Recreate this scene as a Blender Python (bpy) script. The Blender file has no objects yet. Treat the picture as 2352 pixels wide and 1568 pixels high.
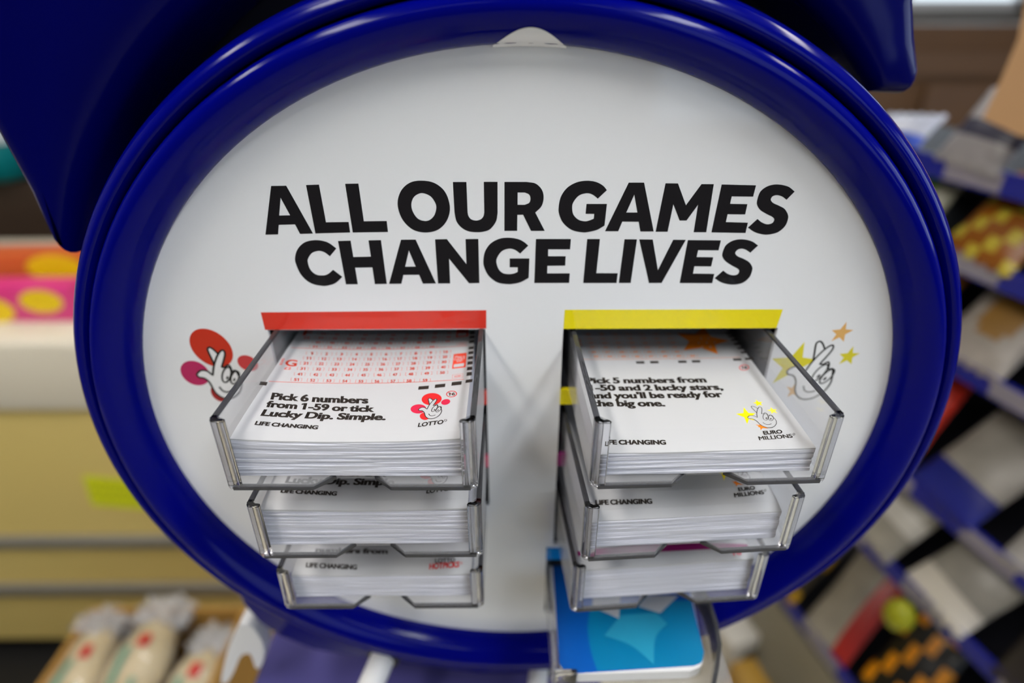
import bpy, bmesh, math, random
from mathutils import Vector, Matrix
random.seed(7)
S = bpy.context.scene
COL = S.collection
R = math.radians

# ------------------------------------------------------------------ camera
HC = 1.35                                   # eye height above the floor, m
FPX, TILT, YAW = 1400.0, R(28.8), math.atan(11/1400.0)
cam_d = bpy.data.cameras.new('camera')
cam_d.sensor_width = 36.0
cam_d.lens = FPX/2352*36
cam_d.clip_start, cam_d.clip_end = 0.01, 50
cam_d.dof.use_dof = True
cam_d.dof.focus_distance = 0.215
cam_d.dof.aperture_fstop = 3.8
cam = bpy.data.objects.new('camera', cam_d)
COL.objects.link(cam)
cam.location = (0, 0, HC)
cam.rotation_euler = (R(90)-TILT, 0, -YAW)
S.camera = cam
CM = cam.rotation_euler.to_matrix()

# ------------------------------------------------------------------ world, lights, exposure
S.view_settings.view_transform = 'Standard'
S.view_settings.look = 'None'
S.view_settings.gamma = 1
S.view_settings.exposure = -0.70
W = bpy.data.worlds.new('world'); S.world = W; W.use_nodes = True
bg = W.node_tree.nodes['Background']
bg.inputs[0].default_value = (0.70, 0.83, 1.0, 1)
bg.inputs[1].default_value = 3.2
S.cycles.use_denoising = True
S.cycles.max_bounces = 8
S.cycles.transparent_max_bounces = 24
S.cycles.transmission_bounces = 8
S.cycles.glossy_bounces = 4
S.cycles.diffuse_bounces = 3
S.cycles.caustics_refractive = False
S.cycles.caustics_reflective = False
LAMP_POWER = 30.0

# ------------------------------------------------------------------ helpers
def V(x, y, z): return Vector((x/1000, y/1000, z/1000+HC))   # mm from the eye point -> scene metres

def ray(px, py):
    return CM @ Vector(((px-1176)/FPX, -(py-784)/FPX, -1.0))

def onY(px, py, y):
    d = ray(px, py); return d*(y/d.y)
def onZ(px, py, z):
    d = ray(px, py); return d*(z/d.z)
def onP(px, py, n, c):
    d = ray(px, py); return d*(c/d.dot(n))

def lin(c):
    return tuple(((v/255)/12.92 if v/255 <= .04045 else ((v/255+.055)/1.055)**2.4) for v in c)

def mat(name, rgb, rough=.5, spec=.5, coat=0, metal=0, noise=None, bump=None, vary=0, linear=False, trans=0, alpha=1):
    m = bpy.data.materials.new(name); m.use_nodes = True
    nt = m.node_tree; b = nt.nodes['Principled BSDF']
    c = rgb if linear else lin(rgb)
    b.inputs['Base Color'].default_value = (*c, 1)
    b.inputs['Roughness'].default_value = rough
    b.inputs['Specular IOR Level'].default_value = spec
    b.inputs['Coat Weight'].default_value = coat
    b.inputs['Coat Roughness'].default_value = .05
    b.inputs['Metallic'].default_value = metal
    b.inputs['Transmission Weight'].default_value = trans
    b.inputs['Alpha'].default_value = alpha
    if noise:
        scale, rgb2 = noise
        t = nt.nodes.new('ShaderNodeTexCoord'); n = nt.nodes.new('ShaderNodeTexNoise'); r = nt.nodes.new('ShaderNodeMix')
        r.data_type = 'RGBA'
        n.inputs['Scale'].default_value = scale; n.inputs['Detail'].default_value = 5
        nt.links.new(t.outputs['Object'], n.inputs['Vector'])
        nt.links.new(n.outputs['Fac'], r.inputs[0])
        r.inputs[6].default_value = (*c, 1); r.inputs[7].default_value = (*lin(rgb2), 1)
        nt.links.new(r.outputs[2], b.inputs['Base Color'])
    if bump:
        scale, strength, dist = bump
        t = nt.nodes.new('ShaderNodeTexCoord'); n = nt.nodes.new('ShaderNodeTexNoise'); bp = nt.nodes.new('ShaderNodeBump')
        n.inputs['Scale'].default_value = scale
        bp.inputs['Strength'].default_value = strength; bp.inputs['Distance'].default_value = dist
        nt.links.new(t.outputs['Object'], n.inputs['Vector']); nt.links.new(n.outputs['Fac'], bp.inputs['Height'])
        nt.links.new(bp.outputs['Normal'], b.inputs['Normal'])
    if vary:
        oi = nt.nodes.new('ShaderNodeObjectInfo'); h = nt.nodes.new('ShaderNodeHueSaturation'); mr = nt.nodes.new('ShaderNodeMapRange')
        mr.inputs['To Min'].default_value = 1-vary; mr.inputs['To Max'].default_value = 1
        nt.links.new(oi.outputs['Random'], mr.inputs['Value']); nt.links.new(mr.outputs['Result'], h.inputs['Value'])
        h.inputs['Color'].default_value = (*c, 1)
        nt.links.new(h.outputs['Color'], b.inputs['Base Color'])
    return m

def clear_mat(name, tint, gloss_rough=.04, haze=0.0):
    """thin clear acrylic: mostly see-through, Fresnel gloss, a little haze"""
    m = bpy.data.materials.new(name); m.use_nodes = True
    nt = m.node_tree; nt.nodes.clear()
    out = nt.nodes.new('ShaderNodeOutputMaterial')
    tr = nt.nodes.new('ShaderNodeBsdfTransparent'); tr.inputs[0].default_value = (*tint, 1)
    gl = nt.nodes.new('ShaderNodeBsdfGlossy'); gl.inputs['Roughness'].default_value = gloss_rough
    df = nt.nodes.new('ShaderNodeBsdfDiffuse'); df.inputs[0].default_value = (.8, .8, .82, 1)
    fr = nt.nodes.new('ShaderNodeFresnel'); fr.inputs[0].default_value = 1.45
    ge = nt.nodes.new('ShaderNodeNewGeometry'); mx = nt.nodes.new('ShaderNodeMath'); mx.operation = 'MULTIPLY'
    iv = nt.nodes.new('ShaderNodeMath'); iv.operation = 'SUBTRACT'; iv.inputs[0].default_value = 1
    nt.links.new(ge.outputs['Backfacing'], iv.inputs[1]); nt.links.new(fr.outputs[0], mx.inputs[0]); nt.links.new(iv.outputs[0], mx.inputs[1])
    m1 = nt.nodes.new('ShaderNodeMixShader'); m1.inputs[0].default_value = haze
    m2 = nt.nodes.new('ShaderNodeMixShader')
    nt.links.new(tr.outputs[0], m1.inputs[1]); nt.links.new(df.outputs[0], m1.inputs[2])
    nt.links.new(mx.outputs[0], m2.inputs[0]); nt.links.new(m1.outputs[0], m2.inputs[1]); nt.links.new(gl.outputs[0], m2.inputs[2])
    nt.links.new(m2.outputs[0], out.inputs[0])
    return m

def emit_mat(name, rgb, strength):
    m = bpy.data.materials.new(name); m.use_nodes = True
    nt = m.node_tree; nt.nodes.clear()
    o = nt.nodes.new('ShaderNodeOutputMaterial'); e = nt.nodes.new('ShaderNodeEmission')
    e.inputs[0].default_value = (*rgb, 1); e.inputs[1].default_value = strength
    nt.links.new(e.outputs[0], o.inputs[0]); return m

def put(o, label=None, cat=None, group=None, kind=None):
    if label: o['label'] = label
    if cat: o['category'] = cat
    if group: o['group'] = group
    if kind: o['kind'] = kind
    return o

def root(name, loc, rz=0, label=None, cat=None, group=None):
    o = bpy.data.objects.new(name, None); COL.objects.link(o)
    o.location = loc; o.rotation_euler = (0, 0, rz); o.empty_display_size = .02
    return put(o, label, cat, group)

def base_matrix(o):
    m = Matrix.Translation(o.location) @ o.rotation_euler.to_matrix().to_4x4()
    return base_matrix(o.parent) @ m if o.parent else m

def link(name, me, mats, parent=None, org=None):
    """me holds scene coordinates (m); the object gets its parent's (or org's) frame"""
    o = bpy.data.objects.new(name, me); COL.objects.link(o)
    if parent is not None:
        o.parent = parent
        me.transform(base_matrix(parent).inverted())
    elif org is not None:
        o.location = org; me.transform(Matrix.Translation(-Vector(org)))
    for m in (mats if isinstance(mats, (list, tuple)) else [mats]): me.materials.append(m)
    return o

def from_bm(name, bm, mats, parent=None, org=None, smooth=False, autosmooth=None):
    bmesh.ops.recalc_face_normals(bm, faces=bm.faces)
    me = bpy.data.meshes.new(name); bm.to_mesh(me); bm.free()
    if smooth:
        for p in me.polygons: p.use_smooth = True
        if autosmooth:
            me.set_sharp_from_angle(angle=autosmooth)
    if parent is None and org is None:
        xs = [v.co for v in me.vertices]
        org = Vector(((min(c.x for c in xs)+max(c.x for c in xs))/2, (min(c.y for c in xs)+max(c.y for c in xs))/2, min(c.z for c in xs)))
    return link(name, me, mats, parent, org)

def prism(bm, pts, off, mi=0):
    """pts: list of Vectors (scene m) of a planar loop, swept by off"""
    a = [bm.verts.new(p) for p in pts]; b = [bm.verts.new(p+off) for p in pts]
    n = len(pts)
    fs = [bm.faces.new(a), bm.faces.new(b[::-1])]
    for i in range(n): fs.append(bm.faces.new((a[i], b[i], b[(i+1) % n], a[(i+1) % n])))
    for f in fs: f.material_index = mi
    return fs

def box(bm, x0, x1, y0, y1, z0, z1, M=None, bevel=0, mi=0, seg=2):
    """mm box; M maps mm-vectors to scene coordinates"""
    f = M or (lambda x, y, z: V(x, y, z))
    c = [f(x, y, z) for z in (z0, z1) for (x, y) in ((x0, y0), (x1, y0), (x1, y1), (x0, y1))]
    v = [bm.verts.new(p) for p in c]
    fs = [bm.faces.new([v[i] for i in q]) for q in ((3, 2, 1, 0), (4, 5, 6, 7), (0, 1, 5, 4), (1, 2, 6, 5), (2, 3, 7, 6), (3, 0, 4, 7))]
    for g in fs: g.material_index = mi
    if bevel:
        es = list({e for g in fs for e in g.edges})
        bmesh.ops.bevel(bm, geom=es, offset=bevel/1000, segments=seg, profile=.5, affect='EDGES')
    return fs

def boxobj(name, m, x0, x1, y0, y1, z0, z1, parent=None, M=None, bevel=0, seg=2, org=None):
    bm = bmesh.new(); box(bm, x0, x1, y0, y1, z0, z1, M, bevel, 0, seg)
    return from_bm(name, bm, m, parent, org, smooth=bevel > 0, autosmooth=R(35))

def catmull(pts, n=6):
    """pts: (x, y) or (x, y, 1) where 1 = corner; closed loop -> dense polygon"""
    P = [(p[0], p[1], len(p) > 2) for p in pts]; N = len(P); out = []
    for i in range(N):
        p0, p1, p2, p3 = P[i-1], P[i], P[(i+1) % N], P[(i+2) % N]
        if p1[2] and p2[2]:
            out.append((p1[0], p1[1])); continue
        t1 = ((p2[0]-p1[0]), (p2[1]-p1[1])) if p1[2] else ((p2[0]-p0[0])/2, (p2[1]-p0[1])/2)
        t2 = ((p2[0]-p1[0]), (p2[1]-p1[1])) if p2[2] else ((p3[0]-p1[0])/2, (p3[1]-p1[1])/2)
        for k in range(n):
            t = k/n; h1 = 2*t**3-3*t**2+1; h2 = t**3-2*t**2+t; h3 = -2*t**3+3*t**2; h4 = t**3-t**2
            out.append((h1*p1[0]+h2*t1[0]+h3*p2[0]+h4*t2[0], h1*p1[1]+h2*t1[1]+h3*p2[1]+h4*t2[1]))
    return out

def corners(pts): return [(x, y, 1) for x, y in pts]

def fill2d(loops, depth=0.0):
    """closed 2-D loops (even-odd) -> (verts [(u,v,w)], faces)"""
    cu = bpy.data.curves.new('fill', 'CURVE'); cu.dimensions = '2D'; cu.fill_mode = 'BOTH'; cu.extrude = depth/2
    for lp in loops:
        s = cu.splines.new('POLY'); s.points.add(len(lp)-1)
        for p, q in zip(s.points, lp): p.co = (q[0], q[1], 0, 1)
        s.use_cyclic_u = True
    return curve_geo(cu)

def curve_geo(cu):
    o = bpy.data.objects.new('fill', cu); COL.objects.link(o)
    me = o.to_mesh()
    vs = [tuple(v.co) for v in me.vertices]; fs = [tuple(p.vertices) for p in me.polygons]
    o.to_mesh_clear(); bpy.data.objects.remove(o); 
    bpy.data.curves.remove(cu)
    return vs, fs

_tc = {}
def text_geo(body, bold=.022, space=1.0):
    k = (body, bold, space)
    if k not in _tc:
        cu = bpy.data.curves.new('txt', 'FONT'); cu.body = body; cu.offset = bold; cu.space_character = space; cu.space_word = .78; cu.resolution_u = 5
        _tc[k] = curve_geo(cu)
    return _tc[k]
CAP = .70

class Print:
    """collects flat print (several pieces of one colour) that ends up as one mesh"""
    def __init__(self): self.v = []; self.f = []
    def add(self, vs, fs):
        o = len(self.v); self.v += vs; self.f += [tuple(i+o for i in q) for q in fs]
    def text(self, body, bl, br, tl, bold=.022, space=1.0, hmul=1.0):
        off = 0 if 'M' in body else min(bold, .026)
        vs, fs = text_geo(body, off, space)
        if not vs: return
        vs, fs = list(vs), list(fs)
        for i, ch in enumerate(body):            # the flag of the figure one
            if ch == '1':
                g1 = text_geo('1', off, space)[0]; w1 = max(v[0] for v in g1)-min(v[0] for v in g1)
                xl = max(v[0] for v in text_geo(body[:i+1], off, space)[0])-w1; o = len(vs)
                vs += [(xl+.03, .70, 0), (xl-.15, .62, 0), (xl-.15, .49, 0), (xl+.03, .57, 0)]; fs.append((o, o+1, o+2, o+3))
        x0 = min(v[0] for v in vs); x1 = max(v[0] for v in vs)
        bl, br, tl = Vector(bl), Vector(br), Vector(tl)
        k = bold*1.1 if 'M' in body else max(0, bold-.026)*1.15
        e = (br-bl)/(x1-x0+2*k); u = (tl-bl)/(CAP+k)*hmul
        for du, dv in ((0, 0), (2*k, 0), (0, .35*k), (2*k, .35*k), (k, .2*k)) if k > .004 else ((0, 0),):
            self.add([tuple(bl+e*(v[0]-x0+du)+u*(v[1]+dv)) for v in vs], fs)
    def poly(self, pts):
        vs, fs = fill2d([[(p[0], p[1]) for p in pts]])
        self.add([tuple(v[:2]) for v in vs], fs)
    def loops(self, lps):
        vs, fs = fill2d(lps); self.add([tuple(v[:2]) for v in vs], fs)
    def stroke(self, pts, w, closed=False):
        P = [Vector(p) for p in pts]; n = len(P); L, Rr = [], []
        for i in range(n):
            a = P[i-1] if (i or closed) else P[i]; b = P[(i+1) % n] if (i < n-1 or closed) else P[i]
            t = (b-a); t = t.normalized() if t.length else Vector((1, 0)); m = Vector((-t.y, t.x))*(w/2)
            L.append(tuple(P[i]+m)); Rr.append(tuple(P[i]-m))
        o = list(range(2*n)); fs = []
        for i in range(n if closed else n-1):
            j = (i+1) % n; fs.append((i, j, n+j, n+i))
        self.add(L+Rr, fs)
    def build(self, name, m, parent, f, lift):
        """f(u, v, lift) -> scene coordinates"""
        me = bpy.data.meshes.new(name); me.from_pydata([f(p[0], p[1], lift) for p in self.v], [], self.f); me.update()
        return link(name, me, m, parent)

def ell(cx, cy, a, b, rot=0, n=40):
    c, s = math.cos(rot), math.sin(rot)
    return [(cx+a*math.cos(t)*c-b*math.sin(t)*s, cy+a*math.cos(t)*s+b*math.sin(t)*c) for t in (2*math.pi*i/n for i in range(n))]

def star(tips, k=.52):
    cx = sum(p[0] for p in tips)/5; cy = sum(p[1] for p in tips)/5; out = []
    for i in range(5):
        p, q = tips[i], tips[(i+1) % 5]; out.append(p)
        out.append((cx+k*((p[0]+q[0])/2-cx), cy+k*((p[1]+q[1])/2-cy)))
    return out

# ------------------------------------------------------------------ materials
BLUE = mat('blue gloss plastic', (0.0002, .0012, .15), .12, .12, linear=True)
BLUE2 = mat('blue gloss header', (0.0003, .0008, .075), .2, .12, linear=True)
NAVY = mat('dark navy interior', (.001, .001, .012), .5, .3, linear=True)
PANEL = mat('white acrylic panel', (.86, .86, .87), .06, .5, linear=True)
INK = mat('black ink', (.012, .011, .013), .07, .5, linear=True)
PINK_ = lambda n, c, r=.3: mat(n, c, r, .3)
RED = mat('red print', (222, 58, 44), .08, .5)
YEL = mat('yellow print', (240, 222, 20), .08, .5)
PNK = mat('pink print', (214, 30, 96), .2)
PUR = mat('purple print', (140, 20, 110), .3)
CYA = mat('blue print', (0, 130, 205), .2)
PAPER = mat('paper', (.68, .68, .745), .65, .25, vary=.10, linear=True)
PAPERTOP = mat('paper top slip', (.52, .52, .535), .5, .3, linear=True)  # same paper as the piles, darkened to offset the steep overhead light
SINK = mat('slip ink', (48, 42, 38), .6, .2)
SRED = mat('slip red ink', (226, 74, 52), .6, .2)
SREDD = mat('slip emblem red', (214, 38, 40), .6, .2)
SPINK = mat('slip emblem pink', (208, 36, 70), .6, .2)
SORG = mat('slip orange ink', (236, 128, 30), .6, .2)
SYEL = mat('slip yellow ink', (250, 228, 0), .6, .2)
SYEL2 = mat('slip pale yellow ink', (246, 226, 70), .6, .2)
SPUR = mat('slip purple ink', (140, 24, 100), .6, .2)
SWHITE = mat('slip white', (.52, .52, .535), .5, .3, linear=True)  # white of the print, darkened to match the top slips
PRED = mat('panel emblem red', (205, 50, 28), .08)
PRED2 = mat('panel emblem rose', (206, 62, 66), .08)
PMAG = mat('panel emblem magenta', (190, 36, 96), .08)
PDRK = mat('panel emblem dark red', (165, 34, 36), .08)
PWHITE = mat('panel emblem white', (.87, .87, .88), .06, linear=True)
PORG = mat('panel emblem orange', (230, 178, 104), .08)
PYEL = mat('panel emblem yellow', (222, 210, 48), .08)
CLEAR = clear_mat('clear acrylic wall', (.955, .955, .965), .06, .13)
EDGE = mat('acrylic edge', (.86, .87, .92), .03, .5, trans=1.0, linear=True)
EDGE.node_tree.nodes['Principled BSDF'].inputs['IOR'].default_value = 1.47
RIM = clear_mat('acrylic rim', (.17, .17, .21), .06, .05)  # dark tint stands in for internal reflection at the clear edges
WHITEP = mat('white plastic', (225, 225, 226), .35)
CREAM = mat('cream worktop', (226, 218, 200), .45, noise=(3, (214, 206, 188)))
BEIGE = mat('beige laminate', (222, 198, 116), .5, noise=(2.5, (226, 202, 128)))
RAILM = mat('grey metal rail', (150, 146, 136), .4, metal=.3)
BLACK = mat('black', (8, 7, 7), .6)
FLOORM = mat('floor tile', (200, 192, 170), .4)
WALLM = mat('wall paint', (120, 116, 110), .7)
CEILM = mat('ceiling', (120, 118, 116), .8)
WOOD = mat('dark wood', (74, 44, 10), .5, noise=(4, (100, 64, 14)))
CARD = mat('cardboard', (176, 132, 60), .8, noise=(6, (196, 150, 78)))
CARDIN = mat('cardboard inside', (110, 78, 20), .85)
TAN = mat('tan carton', (202, 160, 118), .7, noise=(5, (214, 170, 124)))

# ------------------------------------------------------------------ the room
def wall(name, x0, x1, y0, y1, z0, z1, m):
    o = boxobj(name, m, x0, x1, y0, y1, z0, z1); return put(o, kind='structure')
fl = wall('floor', -2600, 3200, -2600, 3400, -1450, -1350, FLOORM)
nt = FLOORM.node_tree
tc = nt.nodes.new('ShaderNodeTexCoord'); bk = nt.nodes.new('ShaderNodeTexBrick')
bk.inputs['Color1'].default_value = (*lin((206, 198, 176)), 1); bk.inputs['Color2'].default_value = (*lin((200, 192, 170)), 1)
bk.inputs['Mortar'].default_value = (*lin((168, 158, 132)), 1); bk.inputs['Scale'].default_value = 3.3; bk.inputs['Mortar Size'].default_value = .012
bk.inputs['Brick Width'].default_value = 1; bk.inputs['Row Height'].default_value = 1; bk.offset = 0
nt.links.new(tc.outputs['Object'], bk.inputs['Vector']); nt.links.new(bk.outputs['Color'], nt.nodes['Principled BSDF'].inputs['Base Color'])
wall('ceiling', -2600, 3200, -2600, 3400, 1250, 1330, CEILM)
wall('wall_left', -2700, -2600, -2600, 3400, -1350, 1250, WALLM)
bm = bmesh.new()
box(bm, 3200, 3300, -2600, -1300, -1350, 1250); box(bm, 3200, 3300, 900, 3400, -1350, 1250)
box(bm, 3200, 3300, -1300, 900, -1350, -150); box(bm, 3200, 3300, -1300, 900, 1000, 1250)
put(from_bm('wall_right', bm, WALLM), kind='structure')
win2 = root('window_2', V(3250, -200, -150)); put(win2, kind='structure')
bm = bmesh.new()
for y in (-1300, -580, 140, 860): box(bm, 3205, 3245, y, y+40, -150, 1000)
box(bm, 3205, 3245, -1300, 900, -150, -110); box(bm, 3205, 3245, -1300, 900, 960, 1000)
from_bm('window_frame', bm, WHITEP, win2)
boxobj('pane', emit_mat('daylit side window', (.72, .86, 1.0), 5.0), 3260, 3266, -1260, 860, -110, 960, win2)
# back wall with a window opening on its right side
bm = bmesh.new()
box(bm, -2600, 1350, 3400, 3500, -1350, 1250); box(bm, 1350, 3100, 3400, 3500, -1350, -20)
box(bm, 1350, 3100, 3400, 3500, 900, 1250); box(bm, 3100, 3200, 3400, 3500, -1350, 1250)
put(from_bm('wall_back', bm, WALLM), kind='structure')
bm = bmesh.new()
box(bm, -2600, 700, -2700, -2600, -1350, 1250); box(bm, 700, 3000, -2700, -2600, -1350, -500)
box(bm, 700, 3000, -2700, -2600, 1000, 1250); box(bm, 3000, 3200, -2700, -2600, -1350, 1250)
put(from_bm('wall_front', bm, mat('front wall', (96, 92, 90), .7)), kind='structure')
win = root('window_1', V(2225, 3440, -20)); put(win, kind='structure')
bm = bmesh.new()
for x in (1350, 1930, 2500, 3060): box(bm, x, x+40, 3395, 3440, -20, 900)
box(bm, 1350, 3100, 3395, 3440, -20, 25); box(bm, 1350, 3100, 3395, 3440, 860, 900)
from_bm('window_frame', bm, WHITEP, win)
boxobj('pane', emit_mat('daylit window', (.78, .9, 1.0), 2.6), 1390, 3060, 3450, 3456, 25, 860, win)

def ceiling_light(x, y, rz, label, w=1200, d=220, tint=(1, .95, .88), k=1.0):
    t = root('ceiling_light', V(x, y, 1250), rz, label, 'ceiling light', 'strip lights on the ceiling')
    M = lambda a, b, c: t.location + Matrix.Rotation(rz, 3, 'Z') @ Vector((a/1000, b/1000, c/1000))
    boxobj('housing', WHITEP, -w/2-15, w/2+15, -d/2-15, d/2+15, -35, 0, t, M)
    boxobj('diffuser', emit_mat('lamp glow', tint, LAMP_POWER*k), -w/2, w/2, -d/2, d/2, -50, -36, t, M)
ceiling_light(-780, -420, R(90), 'white strip ceiling light left above the blue slip dispenser', k=1.35, tint=(1, .96, .89))
ceiling_light(760, -420, R(90), 'white strip ceiling light right above the blue slip dispenser', k=1.5, tint=(.95, .98, 1))
ceiling_light(-700, -1750, 0, 'added strip fill light nearest the left end of the front wall', k=.2, tint=(1, .94, .84))  # unseen lamp added as weak warm front fill for the panel
ceiling_light(-1500, 300, R(90), 'white strip ceiling light above the left counter')
ceiling_light(1500, 700, R(90), 'white strip ceiling light above the right snack shelves', k=.8)
ceiling_light(0, 2000, 0, 'white strip ceiling light at the back of the shop', k=.8)
ceiling_light(1000, -1750, 0, 'added strip fill light over the shop window', tint=(.84, .92, 1), k=.3)  # unseen lamp added as cool front fill from the right

# ------------------------------------------------------------------ the dispenser stand
NOTCH = 5.2
PY = 220.0                                   # panel plane, mm in front of the eye point
CX, CZ, RA, RB = 4.7, -158.0, 159.2, 147.2   # centre and half axes of the white face
stand = root('slip_dispenser', V(CX, 300, -400), 0,
             'blue round-framed slip dispenser with a white face reading ALL OUR GAMES CHANGE LIVES', 'dispenser')

def ringmesh(name, prof, m, parent, seg=160, n=5, closed=False):
    """prof: (r offset from the face edge, y) swept round the face"""
    P = []
    K = len(prof)
    for i in range(K-1):
        p0 = prof[max(i-1, 0)]; p1 = prof[i]; p2 = prof[i+1]; p3 = prof[min(i+2, K-1)]
        for k in range(n):
            t = k/n; h = (2*t**3-3*t**2+1, t**3-2*t**2+t, -2*t**3+3*t**2, t**3-t**2)
            P.append(tuple(h[0]*p1[j]+h[1]*(p2[j]-p0[j])/2+h[2]*p2[j]+h[3]*(p3[j]-p1[j])/2 for j in (0, 1)))
    P.append(prof[-1])
    bm = bmesh.new(); rows = []
    for s in range(seg):
        a = 2*math.pi*s/seg
        rows.append([bm.verts.new(V(CX+(RA+r)*math.cos(a), y, CZ+(RB+r)*math.sin(a))) for r, y in P])
    for s in range(seg):
        A, B = rows[s], rows[(s+1) % seg]
        for i in range(len(P)-1): bm.faces.new((A[i], A[i+1], B[i+1], B[i]))
        if closed: bm.faces.new((A[-1], A[0], B[0], B[-1]))
    return from_bm(name, bm, m, parent, smooth=True)

ringmesh('ring_frame', [(.4, 221), (.2, 218), (1.2, 214.5), (3.0, 211.5), (6, 208.6), (9.5, 206.8), (12.5, 206.8), (14.6, 208.6), (15.4, 211.5), (15.5, 216), (14.5, 222)], BLUE, stand)
ringmesh('outer_ring', [(15.8, 224), (16.2, 215), (17.2, 211.4), (19, 210.0), (21.2, 210.8), (23.4, 214), (24.8, 220), (25.4, 232), (24.5, 246), (20, 256), (12, 258)], BLUE, stand)
ringmesh('housing', [(14, 222), (14, 300), (12, 378), (5, 384), (-60, 385), (-146.5, 385)], NAVY, stand, n=2)

# white face: ellipse with the thumb notch on top, cut out for the trays
e = []
NN = 200
for i in range(NN):
    a = 2*math.pi*i/NN + math.pi/2
    x = CX+(RA+.8)*math.cos(a); z = CZ+(RB+.8)*math.sin(a)
    e.append((x, z))
def hole(x0, x1, z0, z1): return [(x0, z0), (x1, z0), (x1, z1), (x0, z1)]
HL = hole(-97.6, -9.2, -211, -115.2); HR = hole(22.6, 110.4, -238, -115.2); HB = hole(19.4, 104, -290, -247.8)
vs, fs = fill2d([e, HL, HR, HB], 2.0)
me = bpy.data.meshes.new('face_panel'); me.from_pydata([V(u, PY+1+w, v) for u, v, w in vs], [], fs); me.update()
face = link('face_panel', me, PANEL, stand)
def on_panel(u, v, lift): return V(u, PY-lift, v)
def pp(px, py):
    q = onY(px, py, PY); return (q.x, q.z)
# thumb notch at the top: a white scoop lying in the ring's inner bevel
PROF = [(-.6, 219.4), (0.2, 217.6), (1.2, 213.9), (3.0, 210.9), (6, 208.0), (9.5, 206.2), (12.5, 206.2)]
def bevel_y(r):
    for (r0, y0), (r1, y1) in zip(PROF, PROF[1:]):
        if r <= r1: return y0+(y1-y0)*(r-r0)/(r1-r0)
    return PROF[-1][1]
bm = bmesh.new(); gr = []
a0, a1 = math.pi/2-.092, math.pi/2+.058
for i in range(25):
    t = i/24; a = a0+(a1-a0)*t; rt = NOTCH*math.sin(math.pi*t)**1.15
    gr.append([bm.verts.new(V(CX+(RA+r)*math.cos(a), bevel_y(r), CZ+(RB+r)*math.sin(a))) for r in (-.6+(rt+.6)*k/8 for k in range(9))])
for A, B in zip(gr, gr[1:]):
    for k in range(8): bm.faces.new((A[k], A[k+1], B[k+1], B[k]))
bmesh.ops.remove_doubles(bm, verts=bm.verts, dist=1e-6)
from_bm('thumb_notch', bm, PANEL, face, smooth=True)

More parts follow.
